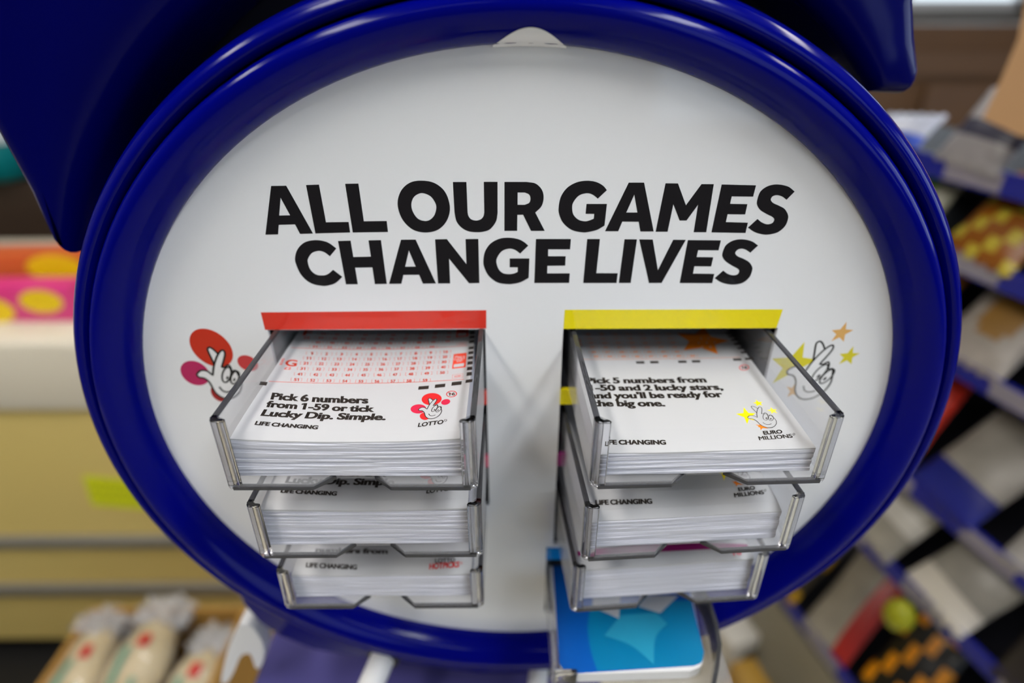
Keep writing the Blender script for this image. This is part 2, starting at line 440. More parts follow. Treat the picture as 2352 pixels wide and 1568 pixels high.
# headline lettering, traced letter by letter
def crop(ox, oy, s, pts): return [(*pp(ox+p[0]/s, oy+p[1]/s), *p[2:]) for p in pts]
A_ = lambda p: crop(600, 400, 5.6, p)
B_ = lambda p: crop(900, 400, 5.6, p)
C_ = lambda p: crop(1240, 400, 5.6, p)
D_ = lambda p: crop(1500, 400, 5.6, p)
c = corners
letters = [
 [A_(c([(128,150),(322,147),(668,762),(500,766),(436,644),(226,650),(217,773),(55,776)])), A_(c([(250,302),(372,527),(232,530)]))],
 [A_(c([(577,138),(743,133),(834,617),(1124,612),(1144,748),(698,760)]))],
 [A_(c([(1080,123),(1250,119),(1320,604),(1614,600),(1630,741),(1178,748)]))],
 [B_([(400,82),(560,118),(690,235),(748,430),(705,600),(590,715),(425,748),(260,705),(130,570),(74,380),(120,210),(240,105)]),
  B_([(405,243),(500,285),(560,370),(572,440),(545,530),(490,585),(425,600),(335,570),(270,480),(251,390),(275,305),(335,255)])],
 [B_([(785,99,1),(959,99,1),(974,490,1),(985,535),(1020,578),(1085,594),(1145,578),(1178,540),(1189,490,1),(1183,97,1),(1359,97,1),(1360,500,1),(1340,605),(1270,700),(1190,735),(1090,744),(980,730),(890,680),(830,600),(806,490,1)])],
 [B_([(1449,98,1),(1730,98,1),(1850,120),(1930,200),(1952,300),(1925,410),(1845,492,1),(1966,727,1),(1790,727,1),(1688,520,1),(1614,520,1),(1611,727,1),(1448,727,1)]),
  B_([(1618,234,1),(1710,234,1),(1765,260),(1783,310),(1768,365),(1710,392,1),(1617,392,1)])],
 [C_([(862,204,1),(745,312,1),(680,262),(600,243),(500,275),(430,360),(415,430),(430,515),(490,580),(575,604),(640,592),(693,570,1),(699,508,1),(588,508,1),(600,381,1),(862,381,1),(831,660,1),(740,712),(640,738),(550,746),(410,715),(300,625),(250,520),(241,430),(270,290),(350,175),(470,105),(600,83),(720,98),(810,145)])],
 [C_(c([(1143,107),(1340,107),(1464,735),(1292,735),(1271,609),(1060,608),(1007,732),(838,731)])), C_(c([(1214,262),(1254,491),(1111,491)]))],
 [D_(c([(160,116),(320,118),(422,398),(623,126),(780,127),(683,745),(522,744),(578,392),(430,594),(341,594),(260,385),(186,738),(32,738)]))],
 [D_(c([(882,131),(1323,142),(1286,287),(1011,284),(990,380),(1212,384),(1184,516),(958,513),(936,614),(1220,622),(1188,754),(750,747)]))],
 [D_([(1820,222,1),(1715,327,1),(1660,285),(1590,268),(1535,285),(1513,328),(1545,370),(1620,405),(1690,445),(1730,510),(1735,570),(1700,660),(1620,735),(1530,767),(1430,775),(1310,745),(1220,685,1),(1342,575,1),(1400,620),(1470,643),(1535,625),(1558,580),(1530,545),(1460,510),(1380,460),(1340,400),(1337,340),(1375,230),(1450,165),(1540,135),(1630,133),(1740,160)])],
 [A_([(967,953,1),(884,1053,1),(810,1000),(730,985),(650,1015),(605,1080),(600,1130),(630,1220),(700,1285),(790,1300),(860,1282),(925,1228,1),(1044,1318,1),(960,1395),(880,1425),(790,1434),(640,1400),(520,1300),(450,1160),(436,1070),(470,960),(560,875),(690,846),(810,860),(890,895)])],
 [A_(c([(988,857),(1150,853),(1185,1063),(1411,1058),(1380,849),(1540,846),(1616,1409),(1462,1411),(1430,1197),(1208,1200),(1243,1413),(1090,1414)]))],
 [B_(c([(118,841),(306,839),(568,1403),(400,1405),(351,1292),(148,1293),(123,1407),(-35,1408)])), B_(c([(219,980),(307,1186),(172,1188)]))],
 [B_(c([(556,836),(708,833),(960,1155),(948,833),(1112,831),(1126,1398),(993,1400),(736,1085),(750,1402),(594,1403)]))],
 [B_([(1755,917,1),(1650,1018,1),(1585,972),(1510,956),(1420,985),(1360,1060),(1345,1130),(1375,1220),(1430,1270),(1505,1283),(1570,1275),(1620,1254,1),(1620,1195,1),(1516,1195,1),(1516,1082,1),(1769,1082,1),(1760,1332,1),(1660,1385),(1580,1405),(1490,1412),(1360,1390),(1250,1310),(1190,1200),(1177,1110),(1200,990),(1270,890),(1380,830),(1500,815),(1620,832),(1700,870)])],
 [C_(c([(-51,832),(399,832),(388,964),(107,964),(105,1053),(332,1053),(325,1174),(96,1176),(93,1273),(384,1273),(376,1396),(-71,1397)]))],
 [C_(c([(609,832),(772,832),(726,1271),(1001,1271),(986,1397),(558,1397)]))],
 [C_(c([(1089,835),(1248,836),(1168,1397),(1015,1397)]))],
 [C_(c([(1277,836),(1451,838),(1518,1232),(1715,842),(1876,843),(1565,1397),(1403,1397)]))],
 [D_(c([(447,846),(872,849),(842,977),(579,975),(560,1063),(773,1067),(746,1184),(531,1182),(513,1276),(787,1280),(760,1399),(342,1397)]))],
 [D_([(1350,915,1),(1250,1008,1),(1190,968),(1130,956),(1080,975),(1057,1015),(1090,1055),(1160,1085),(1230,1125),(1270,1180),(1275,1230),(1240,1320),(1170,1385),(1090,1412),(990,1416),(880,1390),(790,1335,1),(902,1238,1),(960,1280),(1030,1298),(1085,1285),(1107,1245),(1085,1210),(1010,1170),(930,1115),(893,1060),(893,1010),(930,920),(1000,865),(1080,840),(1170,838),(1270,862)])],
]
for k, nm in ((range(0, 11), 'upper_headline'), (range(11, 22), 'lower_headline')):
    pr = Print()
    for i in k: pr.loops([catmull(l) for l in letters[i]])
    pr.build(nm, INK, face, on_panel, .08)

# coloured banners over the tray openings
def panel_poly(name, m, pts, lift=.08):
    pr = Print(); pr.poly([pp(*p) for p in pts]); return pr.build(name, m, face, on_panel, lift)
panel_poly('red_banner', RED, [(599, 717), (1117, 712), (1117, 754), (609, 757)])
panel_poly('yellow_banner', YEL, [(1297, 711), (1798, 710), (1783, 753), (1294, 755)])

# crossed-fingers emblem: plane shape taken from the slip print (u right, v up, mm on the slip)
SLIPZ_R1 = -131.5
def r1(X, Y):
    q = onZ(1680+X/4.75, 720+Y/4.75, SLIPZ_R1); return Vector((q.x, q.y))
HAND = [r1(*p) for p in catmull([(178,1128),(200,1110),(240,1112),(283,1131,1),(277,1085),(285,1042),(300,1020),(318,1018),(332,1038),(329,1092,1),(350,1090),(366,1080),(385,1090),(402,1108),(425,1105),(450,1125),(462,1135,1),(486,1165),(489,1200),(465,1230),(420,1242),(370,1235),(320,1210),(275,1168),(235,1147),(195,1142)], 5)]
FING = [r1(*p) for p in catmull([(278,1082,1),(250,1052),(228,1030),(216,1014),(228,1007),(255,1016),(292,1036,1)], 5)]
EYES = [[r1(*p) for p in ell(372, 1126, 28, 36, R(-10), 24)], [r1(*p) for p in ell(431, 1137, 27, 31, R(-10), 24)]]
PUPS = [[r1(*p) for p in ell(381, 1139, 8, 8, 0, 12)], [r1(*p) for p in ell(430, 1147, 8, 8, 0, 12)]]
SMILE = [r1(*p) for p in ((342,1184),(355,1194),(370,1203),(388,1208),(405,1209),(422,1206),(437,1200))]
LINK = [r1(*p) for p in ((328,1080),(335,1088),(350,1096))]
ANC = (r1(178, 1128), r1(316, 1017), r1(420, 1242))

def affine(src, dst):
    a, b, cc = src; A, B, Cc = [Vector(x) for x in dst]
    M1 = Matrix(((b.x-a.x, cc.x-a.x), (b.y-a.y, cc.y-a.y))); M2 = Matrix(((B.x-A.x, Cc.x-A.x), (B.y-A.y, Cc.y-A.y)))
    M = M2 @ M1.inverted()
    return lambda p: tuple(A + M @ (Vector(p)-a))
def similar(src, dst):
    (a, b), (A, B) = src, [Vector(x) for x in dst]
    z = complex(*(B-A))/complex(*(b-a))
    def f(p):
        w = complex(*(Vector(p)-a))*z; return (A.x+w.real, A.y+w.imag)
    return f
def emblem(T, w, white, ink, parent, f, lift, names=('hand_fill', 'hand_outline')):
    a = Print(); a.poly([T(p) for p in HAND]); a.poly([T(p) for p in FING]); a.build(names[0], white, parent, f, lift)
    b = Print()
    b.stroke([T(p) for p in FING], w); b.stroke([T(p) for p in HAND], w, True)
    for e_ in EYES: b.stroke([T(p) for p in e_], w*.9, True)
    for e_ in PUPS: b.poly([T(p) for p in e_])
    b.stroke([T(p) for p in SMILE], w)
    b.build(names[1], ink, parent, f, lift+.03)

Lz = lambda X, Y: pp(400+X/6.53, 720+Y/6.53)
Rz = lambda X, Y: pp(1680+X/4.75, 720+Y/4.75)
def blob(name, m, cx, cy, a, b, rot, lift=.06):
    pr = Print(); pr.poly([Lz(*p) for p in ell(cx, cy, a, b, R(rot))]); pr.build(name, m, face, on_panel, lift)
blob('red_dot', PRED, 557, 512, 365, 238, 36); blob('magenta_dot', PMAG, 315, 890, 232, 168, 28)
blob('rose_dot', PRED2, 1105, 742, 165, 108, 25); blob('dark_red_dot', PDRK, 690, 1190, 155, 112, 38)
emblem(similar(ANC[:2], (Lz(345, 905), Lz(740, 548))), .85, PWHITE, INK, face, on_panel, .12)
def pstar(name, m, tips):
    pr = Print(); pr.poly([Rz(*p) for p in star(tips)]); pr.build(name, m, face, on_panel, .06)
pstar('orange_star', PORG, [(1255, 90), (1330, 178), (1225, 305), (1090, 300), (1095, 180)])
pstar('yellow_star', PYEL, [(1330, 355), (1400, 432), (1310, 550), (1172, 550), (1180, 440)])
pstar('large_yellow_star', PYEL, [(797, 308), (930, 500), (800, 720), (445, 762), (440, 490)])
pstar('small_orange_star', PORG, [(690, 765), (770, 840), (720, 905), (605, 912), (600, 790)])
emblem(similar(ANC[:2], (Rz(612, 618), Rz(1108, 345))), .75, PWHITE, INK, face, on_panel, .12)

# coloured dividers between the openings
for nm, m, x0, x1, z0, z1 in (('red_divider', RED, -97.6, -9.2, -152, -145), ('pink_divider', PNK, -97.6, -9.2, -187, -180.4),
                              ('yellow_divider', YEL, 22.6, 110.4, -152, -144.4), ('purple_divider', PUR, 22.6, 110.4, -186.4, -179.4),
                              ('blue_divider', CYA, 19.2, 104, -248, -240)):
    boxobj(nm, m, x0, x1, PY-.6, PY+1.6, z0, z1, stand)

# header behind the ring
def hp(px, py):                              # header plane, turned slightly: y = 262 + .1 x
    n = Vector((-.1, 1, 0)); return onP(px, py, n, 262)
hl = [(p.x, p.z) for p in [hp(*p) for p in ((-40, 285), (0, 357), (50, 447), (92, 525), (106, 556), (128, 580), (158, 594))]]
hr = [(p.x, p.z) for p in [hp(*p) for p in ((2085, 220), (2104, 208), (2118, 186), (2124, 158), (2121, 80), (2118, 0))]]
HRX, HRZ = RA+42, RB+47
ar = math.atan2((hr[0][1]-CZ)/HRZ, (hr[0][0]-CX)/HRX); al = math.atan2((hl[-1][1]-CZ)/HRZ, (hl[-1][0]-CX)/HRX)
arc = [(CX+HRX*math.cos(al+(ar-al)*i/48), CZ+HRZ*math.sin(al+(ar-al)*i/48)) for i in range(1, 48)]
outline = [(-232, 260), (-226, 150), (-219, 60)] + hl + arc + hr + [(hr[-1][0]-1, 60), (hr[-1][0]-4, 150), (hr[-1][0]-8, 260)]
bm = bmesh.new()
K = len(outline)
nl = len(hl)+3
fac = [1.0]*K
for i in range(K):
    if nl <= i < nl+len(arc): q_ = min(i-nl, nl+len(arc)-1-i); fac[i] = min(.7+.30*q_, 3.4)
    elif nl-4 <= i < nl or nl+len(arc) <= i < nl+len(arc)+4: fac[i] = .6
def inset(pts, d):
    out = []
    for i in range(K):
        a, b, c2 = Vector(pts[i-1]), Vector(pts[i]), Vector(pts[(i+1) % K])
        n1 = Vector((-(b-a).y, (b-a).x)).normalized(); n2 = Vector((-(c2-b).y, (c2-b).x)).normalized()
        m_ = (n1+n2).normalized(); out.append(tuple(b + m_*d*fac[i]/max(.75, m_.dot(n1))))
    return out
steps = [(0, 60), (0, 10), (.7, 6), (2.2, 3), (4.6, 1), (8, 0)]
rings_ = []
for d, y in steps:
    rings_.append([bm.verts.new(V(x, 262+.1*x+y, z)) for x, z in inset(outline, d)])
for A, B in zip(rings_, rings_[1:]):
    for i in range(K): bm.faces.new((A[i], A[(i+1) % K], B[(i+1) % K], B[i]))
bm.faces.new(rings_[-1]); bm.faces.new(rings_[0])
from_bm('header', bm, BLUE2, stand, smooth=True, autosmooth=R(40))
bm = bmesh.new(); prism(bm, [V(x, 330+.1*x, z) for x, z in [(-185, -100), (-215, 250), (155, 250), (150, -40), (100, -180), (-100, -180)]], Vector((0, .01, 0)))
from_bm('header_shade_plate', bm, NAVY, stand)  # dark plate added so the gap round the ring reads as deep shade

# lower body, ledge and the two white rods
bm = bmesh.new()
lp = [onY(x, y, 240) for x, y in ((540, 1330), (533, 1345), (552, 1392), (590, 1435), (640, 1468), (720, 1490), (830, 1508), (1100, 1545), (1270, 1555), (1270, 1420), (800, 1330))]
prism(bm, [V(p.x, 240, p.z) for p in lp], Vector((0, .07, 0)))
bmesh.ops.bevel(bm, geom=[e_ for e_ in bm.edges if e_.verts[0].co.y < .241 and e_.verts[1].co.y < .241], offset=.005, segments=4, profile=.5, affect='EDGES')
from_bm('lower_body', bm, BLUE, stand, smooth=True, autosmooth=R(45))
LEDGE = mat('blue ledge reflection tint', (78, 74, 132), .25)  # blue gloss ledge; the ceiling's reflection is put into the colour as lilac
boxobj('ledge', LEDGE, -172, 62, 205, 330, -412, -394, stand, bevel=8, seg=4)
bm = bmesh.new(); q = [onY(x, y, 246) for x, y in catmull([(550, 1434, 1), (572, 1438), (592, 1456), (606, 1490), (602, 1525), (588, 1534), (574, 1502), (552, 1508), (536, 1545), (520, 1568), (508, 1560), (524, 1490)], 4)]
prism(bm, [V(p.x, 246, p.z) for p in q], Vector((0, .012, 0)))
from_bm('end_cap', bm, WHITEP, stand)
boxobj('column', BLUE, -50, 60, 260, 330, -1330, -412, stand, bevel=10, seg=3)
boxobj('foot', BLUE, -160, 170, 160, 430, -1350, -1330, stand, bevel=6)
def rod(name, a, b, r, m, parent, seg=24):
    bm = bmesh.new(); d = (b-a); L = d.length
    q = d.to_track_quat('Z', 'Y').to_matrix().to_4x4()
    bmesh.ops.create_cone(bm, cap_ends=True, segments=seg, radius1=r, radius2=r, depth=L, matrix=Matrix.Translation((a+b)/2) @ q)
    return from_bm(name, bm, m, parent, smooth=True, autosmooth=R(50))
for (p0, y0), (p1, y1), r in (((( 893, 1478)), 232), (((845, 1590)), 205), .0072), (((1243, 1505), 236), ((1230, 1600), 212), .0058):
    a = onY(*p0, y0); b = onY(*p1, y1)
    ra = root('white_rod', V(b.x, b.y, b.z)); ra.parent = None
    bpy.data.objects.remove(ra)
    rod('white_rod', V(a.x, a.y, a.z), V(b.x, b.y, b.z), r, WHITEP, stand)
    d = (a-b).normalized()
    s_ = a - d*9
    rod('black_socket', V(a.x, a.y, a.z)+d*.004, V(s_.x, s_.y, s_.z), r*1.35, BLACK, stand)

# ------------------------------------------------------------------ trays and slips
def frame(o):
    M = base_matrix(o)
    return lambda x, y, z: M @ Vector((x/1000, y/1000, z/1000))

def tray(x, yf, zb, h, w, rz, label, length=190):
    """x centre, yf front edge, zb underside"""
    t = root('slip_tray', V(x, yf, zb), rz, label, 'tray', 'clear slip trays in the dispenser')
    F = frame(t); T = 2.0; hw = w/2
    # base plate with the thumb cut-out
    pts = [(-hw, 1.5), (-hw+1.5, 0), (-13, 0), (-7.5, 5.5), (7.5, 5.5), (13, 0), (hw-1.5, 0), (hw, 1.5), (hw, length), (-hw, length)]
    bm = bmesh.new(); prism(bm, [F(a, b, 0) for a, b in pts], F(0, 0, T)-F(0, 0, 0)); from_bm('base_plate', bm, CLEAR, t)
    # thick front edges of the base
    for s in (-1, 1):
        q = [(s*13.2, -.25), (s*(hw-2.4), -.25), (s*(hw-2.4), 1.5), (s*12.6, 1.5), (s*7.6, 6.6), (s*6.6, 5.4)]
        bm = bmesh.new(); prism(bm, [F(a, b, -.15) for a, b in q], F(0, 0, 1.35)-F(0, 0, 0)); from_bm('base_edge', bm, RIM, t)
    for s in (-1, 1):
        boxobj('side_wall', CLEAR, min(s*hw, s*(hw-T)), max(s*hw, s*(hw-T)), 2.2, length, T, h-1, t, F)
        boxobj('wall_rim', RIM, min(s*hw, s*(hw-T)), max(s*hw, s*(hw-T)), 2.2, length, h-1, h, t, F, bevel=.3)
        # front lip: an L of thick acrylic with a rounded corner
        q = []
        for k in range(6):
            a = R(90*k/5); q.append((hw-2.2+2.2*math.sin(math.pi/2-a+0), 2.2-2.2*math.sin(a)))
        L = q + [(hw-4.9, 0), (hw-5.3, .9), (hw-4.9, 1.8), (hw-3, 1.9), (hw-2, 2.8), (hw-2, 4.0), (hw, 4.0)]
        bm = bmesh.new(); prism(bm, [F(s*a, b, .2) for a, b in L], F(0, 0, h-.2)-F(0, 0, 0))
        bmesh.ops.bevel(bm, geom=[e_ for e_ in bm.edges if abs((e_.verts[0].co-e_.verts[1].co).z) < .001], offset=.0004, segments=2, affect='EDGES')
        from_bm('front_lip', bm, EDGE, t, smooth=True, autosmooth=R(40))
    return t

def sag_of(x, hw, sag): return -sag*(1-(x/hw)**2)

def sheet_bm(F, w, L, z, th, sag, tilt, jitter, droop):
    """one slip: bent slab, front edge at y = 0, topside at z"""
    n = 14; hw = w/2; bm = bmesh.new(); rows = []
    ys = (0, 4, 12, 30, L)
    ph = random.random()*6; amp = jitter
    for j, y in enumerate(ys):
        top, bot = [], []
        for i in range(n+1):
            x = -hw+w*i/n
            yy = y + (amp*math.sin(ph+i*.7)*.5 + random.uniform(-.05, .05) + tilt*x/hw if j == 0 else 0)
            dz = sag_of(x, hw, sag) - droop*max(0, 1-y/12)**2
            top.append(bm.verts.new(F(x, yy, z+dz))); bot.append(bm.verts.new(F(x, yy, z-th+dz)))
        rows.append((top, bot))
    for j in range(len(ys)-1):
        for i in range(n):
            (a, b), (c2, d) = rows[j], rows[j+1]
            bm.faces.new((a[i], a[i+1], c2[i+1], c2[i])); bm.faces.new((b[i], d[i], d[i+1], b[i+1]))
        (a, b), (c2, d) = rows[j], rows[j+1]
        bm.faces.new((a[0], c2[0], d[0], b[0])); bm.faces.new((a[n], b[n], d[n], c2[n]))
    for j in (0, -1):
        a, b = rows[j]
        for i in range(n): bm.faces.new((a[i], b[i], b[i+1], a[i+1]))
    return bm

def stack(x, yf, zt, zb, w, rz, n, sag, droop, lab_top, lab_rest, grp, L=180, jit=.2):
    """slips from zb up to zt; returns the top slip with its printing surface"""
    p = (zt-zb)/n; th = p*.95
    for k in range(n-1):
        t_ = k/(n-1)
        z = -(n-1-k)*p
        r = root('tmp', V(x, yf, zt), rz); F = frame(r)
        off = random.uniform(-jit, jit); 
        F2 = lambda a, b, c_, F=F, off=off: F(a+random.uniform(-.02, .02), b+(off if b < 1 else 0), c_)
        bm = sheet_bm(F2, w, L, z, th, sag*t_, random.uniform(-.3, .3), .25, droop*t_)
        bpy.data.objects.remove(r)
        o = from_bm('play_slip', bm, PAPER, None, V(x, yf, zt+z))
        put(o, lab_rest, 'paper slip', grp)
    top = root('play_slip', V(x, yf, zt), rz, lab_top, 'paper slip', 'printed top slips of the trays')
    F = frame(top)
    from_bm('sheet', sheet_bm(F, w, L, 0, th, sag, 0, .15, droop), PAPERTOP, top)
    hw = w/2
    def surf(u, v, lift):                    # local mm on the slip
        y = max(v, .1)
        return F(u, v, sag_of(u, hw, sag)-droop*max(0, 1-y/12)**2+lift)
    inv = base_matrix(top).inverted()
    def loc(px, py):                         # photo position -> local mm on the slip
        q = onZ(px, py, zt); l = inv @ V(q.x, q.y, q.z); return (l.x*1000, l.y*1000)
    return top, surf, loc

TR = {}
tray(-52.8, 157.0, -143.2, 28.2, 85.0, R(-.5), 'clear acrylic tray under the red banner, fullest of the left column')
tray(-52.5, 164.6, -184.0, 26.0, 85.4, 0, 'clear acrylic tray in the middle of the left column')
tray(-53.0, 172.9, -224.0, 21.6, 84.8, 0, 'clear acrylic tray at the bottom of the left column')
tray(69.0, 159.2, -144.2, 27.6, 82.0, R(1.8), 'clear acrylic tray under the yellow banner in the right column')
tray(69.2, 166.0, -185.6, 27.0, 82.6, R(3.6), 'clear acrylic tray in the middle of the right column')
tray(68.6, 177.2, -229.0, 27.0, 84.0, R(4.2), 'clear acrylic tray at the bottom of the right column, above the blue cards')

# ---- upper left: red number slip
top1, sf1, lc1 = stack(-53.3, 161.5, -124.6, -141.0, 77.4, R(-.3), 26, 1.5, .5,
    'printed slip with red number grid on top of the upper left tray',
    'plain white slip edge in the pile under the red number grid slip', 'slips piled under the red number grid slip')
K7 = lambda X, Y: lc1(400+X/2.94, 680+Y/2.94)
def lotto_print(top, sf, full):
    p = Print()
    p.text('Pick 6 numbers', K7(648, 690), K7(1308, 701), K7(662, 645), .049, 1.0)
    p.text('from 1-59 or tick', K7(615, 741), K7(1348, 758), K7(632, 699), .049, 1.0)
    p.text('Lucky Dip. Simple.', K7(580, 800), K7(1425, 814), K7(606, 757), .049, 1.0)
    p.build('slogan', SINK, top, sf, .06)
    p = Print(); p.text('LIFE CHANGING', K7(540, 860), K7(964, 875), K7(553, 836), .052); p.build('strapline', SINK, top, sf, .06)
    p = Print(); p.text('LOTTO', K7(1643, 866), K7(1816, 851), K7(1650, 840), .036)
    p.loops([[K7(*q) for q in ell(1832, 830, 10, 7)], [K7(*q) for q in ell(1832, 830, 7, 5)]]); p.build('game_name', SINK, top, sf, .06)
    for nm, m, a in (('red_dot', SREDD, (1738, 682, 68, 41, 0)), ('rose_dot', SPINK, (1648, 745, 53, 31, 0)), ('pink_dot', SPINK, (1833, 706, 31, 19, -8)), ('dark_red_dot', SREDD, (1690, 797, 33, 24, 10))):
        p = Print(); p.poly([K7(*q) for q in ell(a[0], a[1], a[2], a[3], R(a[4]))]); p.build(nm, m, top, sf, .05)
    emblem(affine(ANC, (K7(1650, 748), K7(1770, 683), K7(1738, 816))), .30, SWHITE, SINK, top, sf, .08)
    p = Print(); p.loops([[K7(*q) for q in ell(1873, 654, 37, 22)], [K7(*q) for q in ell(1873, 654, 31, 18)]])
    p.stroke([K7(1850, 640), K7(1897, 668)], .25); p.build('age_ring', SREDD, top, sf, .06)
    p = Print(); p.text('16', K7(1850, 664), K7(1896, 662), K7(1852, 646), .03); p.build('age_number', SINK, top, sf, .08)
    # marks
    p = Print()
    for q in ([(1650,593),(1720,590),(1716,612),(1646,615)], [(1762,585),(1832,581),(1828,604),(1758,608)], [(1875,574),(1943,570),(1939,594),(1871,598)],
              [(584,578),(632,580),(622,603),(574,601)], [(1970,564),(2016,560),(2012,581),(1966,585)]): p.poly([K7(*x) for x in q])
    for y in (240, 268, 298, 340, 372, 406, 440, 477, 513):
        x = 1997-(y-240)*.075; h = 14+(y-240)*.03
        p.poly([K7(*q) for q in ((x, y), (x+36, y-2), (x+34, y+h), (x-3, y+h+2))])
    p.build('timing_marks', SINK, top, sf, .06)
    if not full: return
    p = Print()
    for (x0, y0, x1, y1) in ((790, 346, 1980, 331), (640, 574, 1958, 559)):
        p.stroke([K7(x0+(x1-x0)*i/16, y0+(y1-y0)*i/16) for i in range(17)], .28)
    p.build('ruled_lines', SRED, top, sf, .06)
    p = Print()
    rows = [(0, 927, 376, 1832, 366, 10), (10, 907, 409, 1828, 399, 10), (20, 887, 443, 1822, 433, 10), (30, 867, 479, 1817, 468, 10), (40, 846, 516, 1811, 505, 10), (50, 824, 553, 1802, 552, 9)]
    rowsF = [(50, 950, 331, 1838, 327, 9), (40, 968, 302, 1846, 293, 10), (30, 988, 272, 1851, 264, 10), (20, 1005, 245, 1856, 238, 10)]
    for k, (rs) in enumerate(rows+rowsF):
        b0, xa, ya, xb, yb, n = rs
        hh = 10 if k < 6 else 7.5
        for i in range(n):
            x = xa+(xb-xa)*i/9; y = ya+(yb-ya)*i/9
            num = str(b0+i+1); wd = 17 if len(num) > 1 else 10
            sk = 4 if i < 5 else 1
            p.text(num, K7(x-wd-sk/2, y+hh*.9), K7(x+wd-sk/2, y+hh*.9), K7(x-wd+sk/2, y-hh*.9), .036)
            for s in (-1, 1):
                o = s*36
                p.stroke([K7(x+o-s*9, y-hh), K7(x+o+sk/2, y-hh), K7(x+o-sk/2, y+hh), K7(x+o-s*9-sk/2, y+hh)], .13)
    p.build('number_grid', SRED, top, sf, .06)
    p = Print(); p.text('G', K7(745, 466), K7(824, 466), K7(757, 425), .03); p.text('\u00a32', K7(740, 490), K7(786, 490), K7(746, 474), .02)
    p.text('BOARD', K7(729, 462), K7(748, 418), K7(710, 462), .02, 1.0)
    p.text('F', K7(866, 262), K7(925, 262), K7(880, 224), .03); p.text('\u00a32', K7(872, 283), K7(912, 283), K7(878, 268), .02)
    p.build('board_letter', SRED, top, sf, .06)
    p = Print()
    p.poly([K7(*q) for q in ((1888,384),(1976,379),(1968,478),(1876,483))]); p.poly([K7(*q) for q in ((1908,200),(1992,198),(1985,268),(1902,273))])
    for a, b, cc, d in (((1880,525),(1951,519),(1948,545),(1877,549)), ((1908,309),(1973,304),(1970,324),(1906,328))):
        p.stroke([K7(*a), K7(*b), K7(*cc), K7(*d)], .16, True)
        p.text('VOID', K7(d[0]+12, d[1]-6), K7(cc[0]-10, cc[1]-6), K7(d[0]+14, d[1]-6-(d[1]-a[1]-12)), .02)
    p.build('lucky_dip_box', SRED, top, sf, .06)
    p = Print()
    for s_, bl, br, tl in (('Play a', (1897,412), (1963,408), (1898,398)), ('LUCKY', (1890,427), (1966,423), (1891,414)), ('DIP', (1908,440), (1946,438), (1909,428))):
        p.text(s_, K7(*bl), K7(*br), K7(*tl), .012)
    p.poly([K7(*q) for q in ((1889,454),(1959,449),(1956,470),(1886,475))]); p.poly([K7(*q) for q in ((1916,245),(1974,243),(1972,262),(1914,265))])
    p.build('lucky_dip_text', SWHITE, top, sf, .09)
lotto_print(top1, sf1, True)

def stack_like(src_surf, *a): pass

# ---- middle left: the same slip
top2, sf2, lc2 = stack(-53.8, 169.2, -162.2, -181.8, 77.2, 0, 24, .6, 1.6,
    'printed slip with half-hidden Simple text, top of the middle left tray',
    'plain white slip edge in the pile of the middle left tray', 'slips piled in the middle left tray', jit=.3)
lotto_print(top2, sf2, False)

# ---- lower left
top3, sf3, lc3 = stack(-53.3, 177.4, -207.6, -221.8, 75.6, 0, 20, .5, 1.2,
    'printed slip with red HOTPICKS lettering, top of the lower left tray',
    'plain white slip edge in the pile under the HOTPICKS slip', 'slips piled under the HOTPICKS slip', jit=.22)
K3 = lambda X, Y: lc3(500+X/3.087, 1060+Y/3.087)
p = Print(); p.text('numbers from', K3(690, 640), K3(1205, 647), K3(700, 603), .049, 1.0); p.build('slogan', SINK, top3, sf3, .06)
p = Print(); p.text('LIFE CHANGING', K3(622, 740), K3(985, 751), K3(628, 709), .05); p.build('strapline', SINK, top3, sf3, .06)
p = Print(); p.text('LOTTO', K3(1540, 709), K3(1684, 703), K3(1540, 682), .036); p.build('game_name', SINK, top3, sf3, .06)
p = Print(); p.text('HOTPICKS', K3(1497, 750), K3(1712, 738), K3(1502, 713), .045)
p.loops([[K3(*q) for q in ell(1726, 713, 9, 7)], [K3(*q) for q in ell(1726, 713, 6, 4.5)]]); p.build('red_game_name', SREDD, top3, sf3, .06)

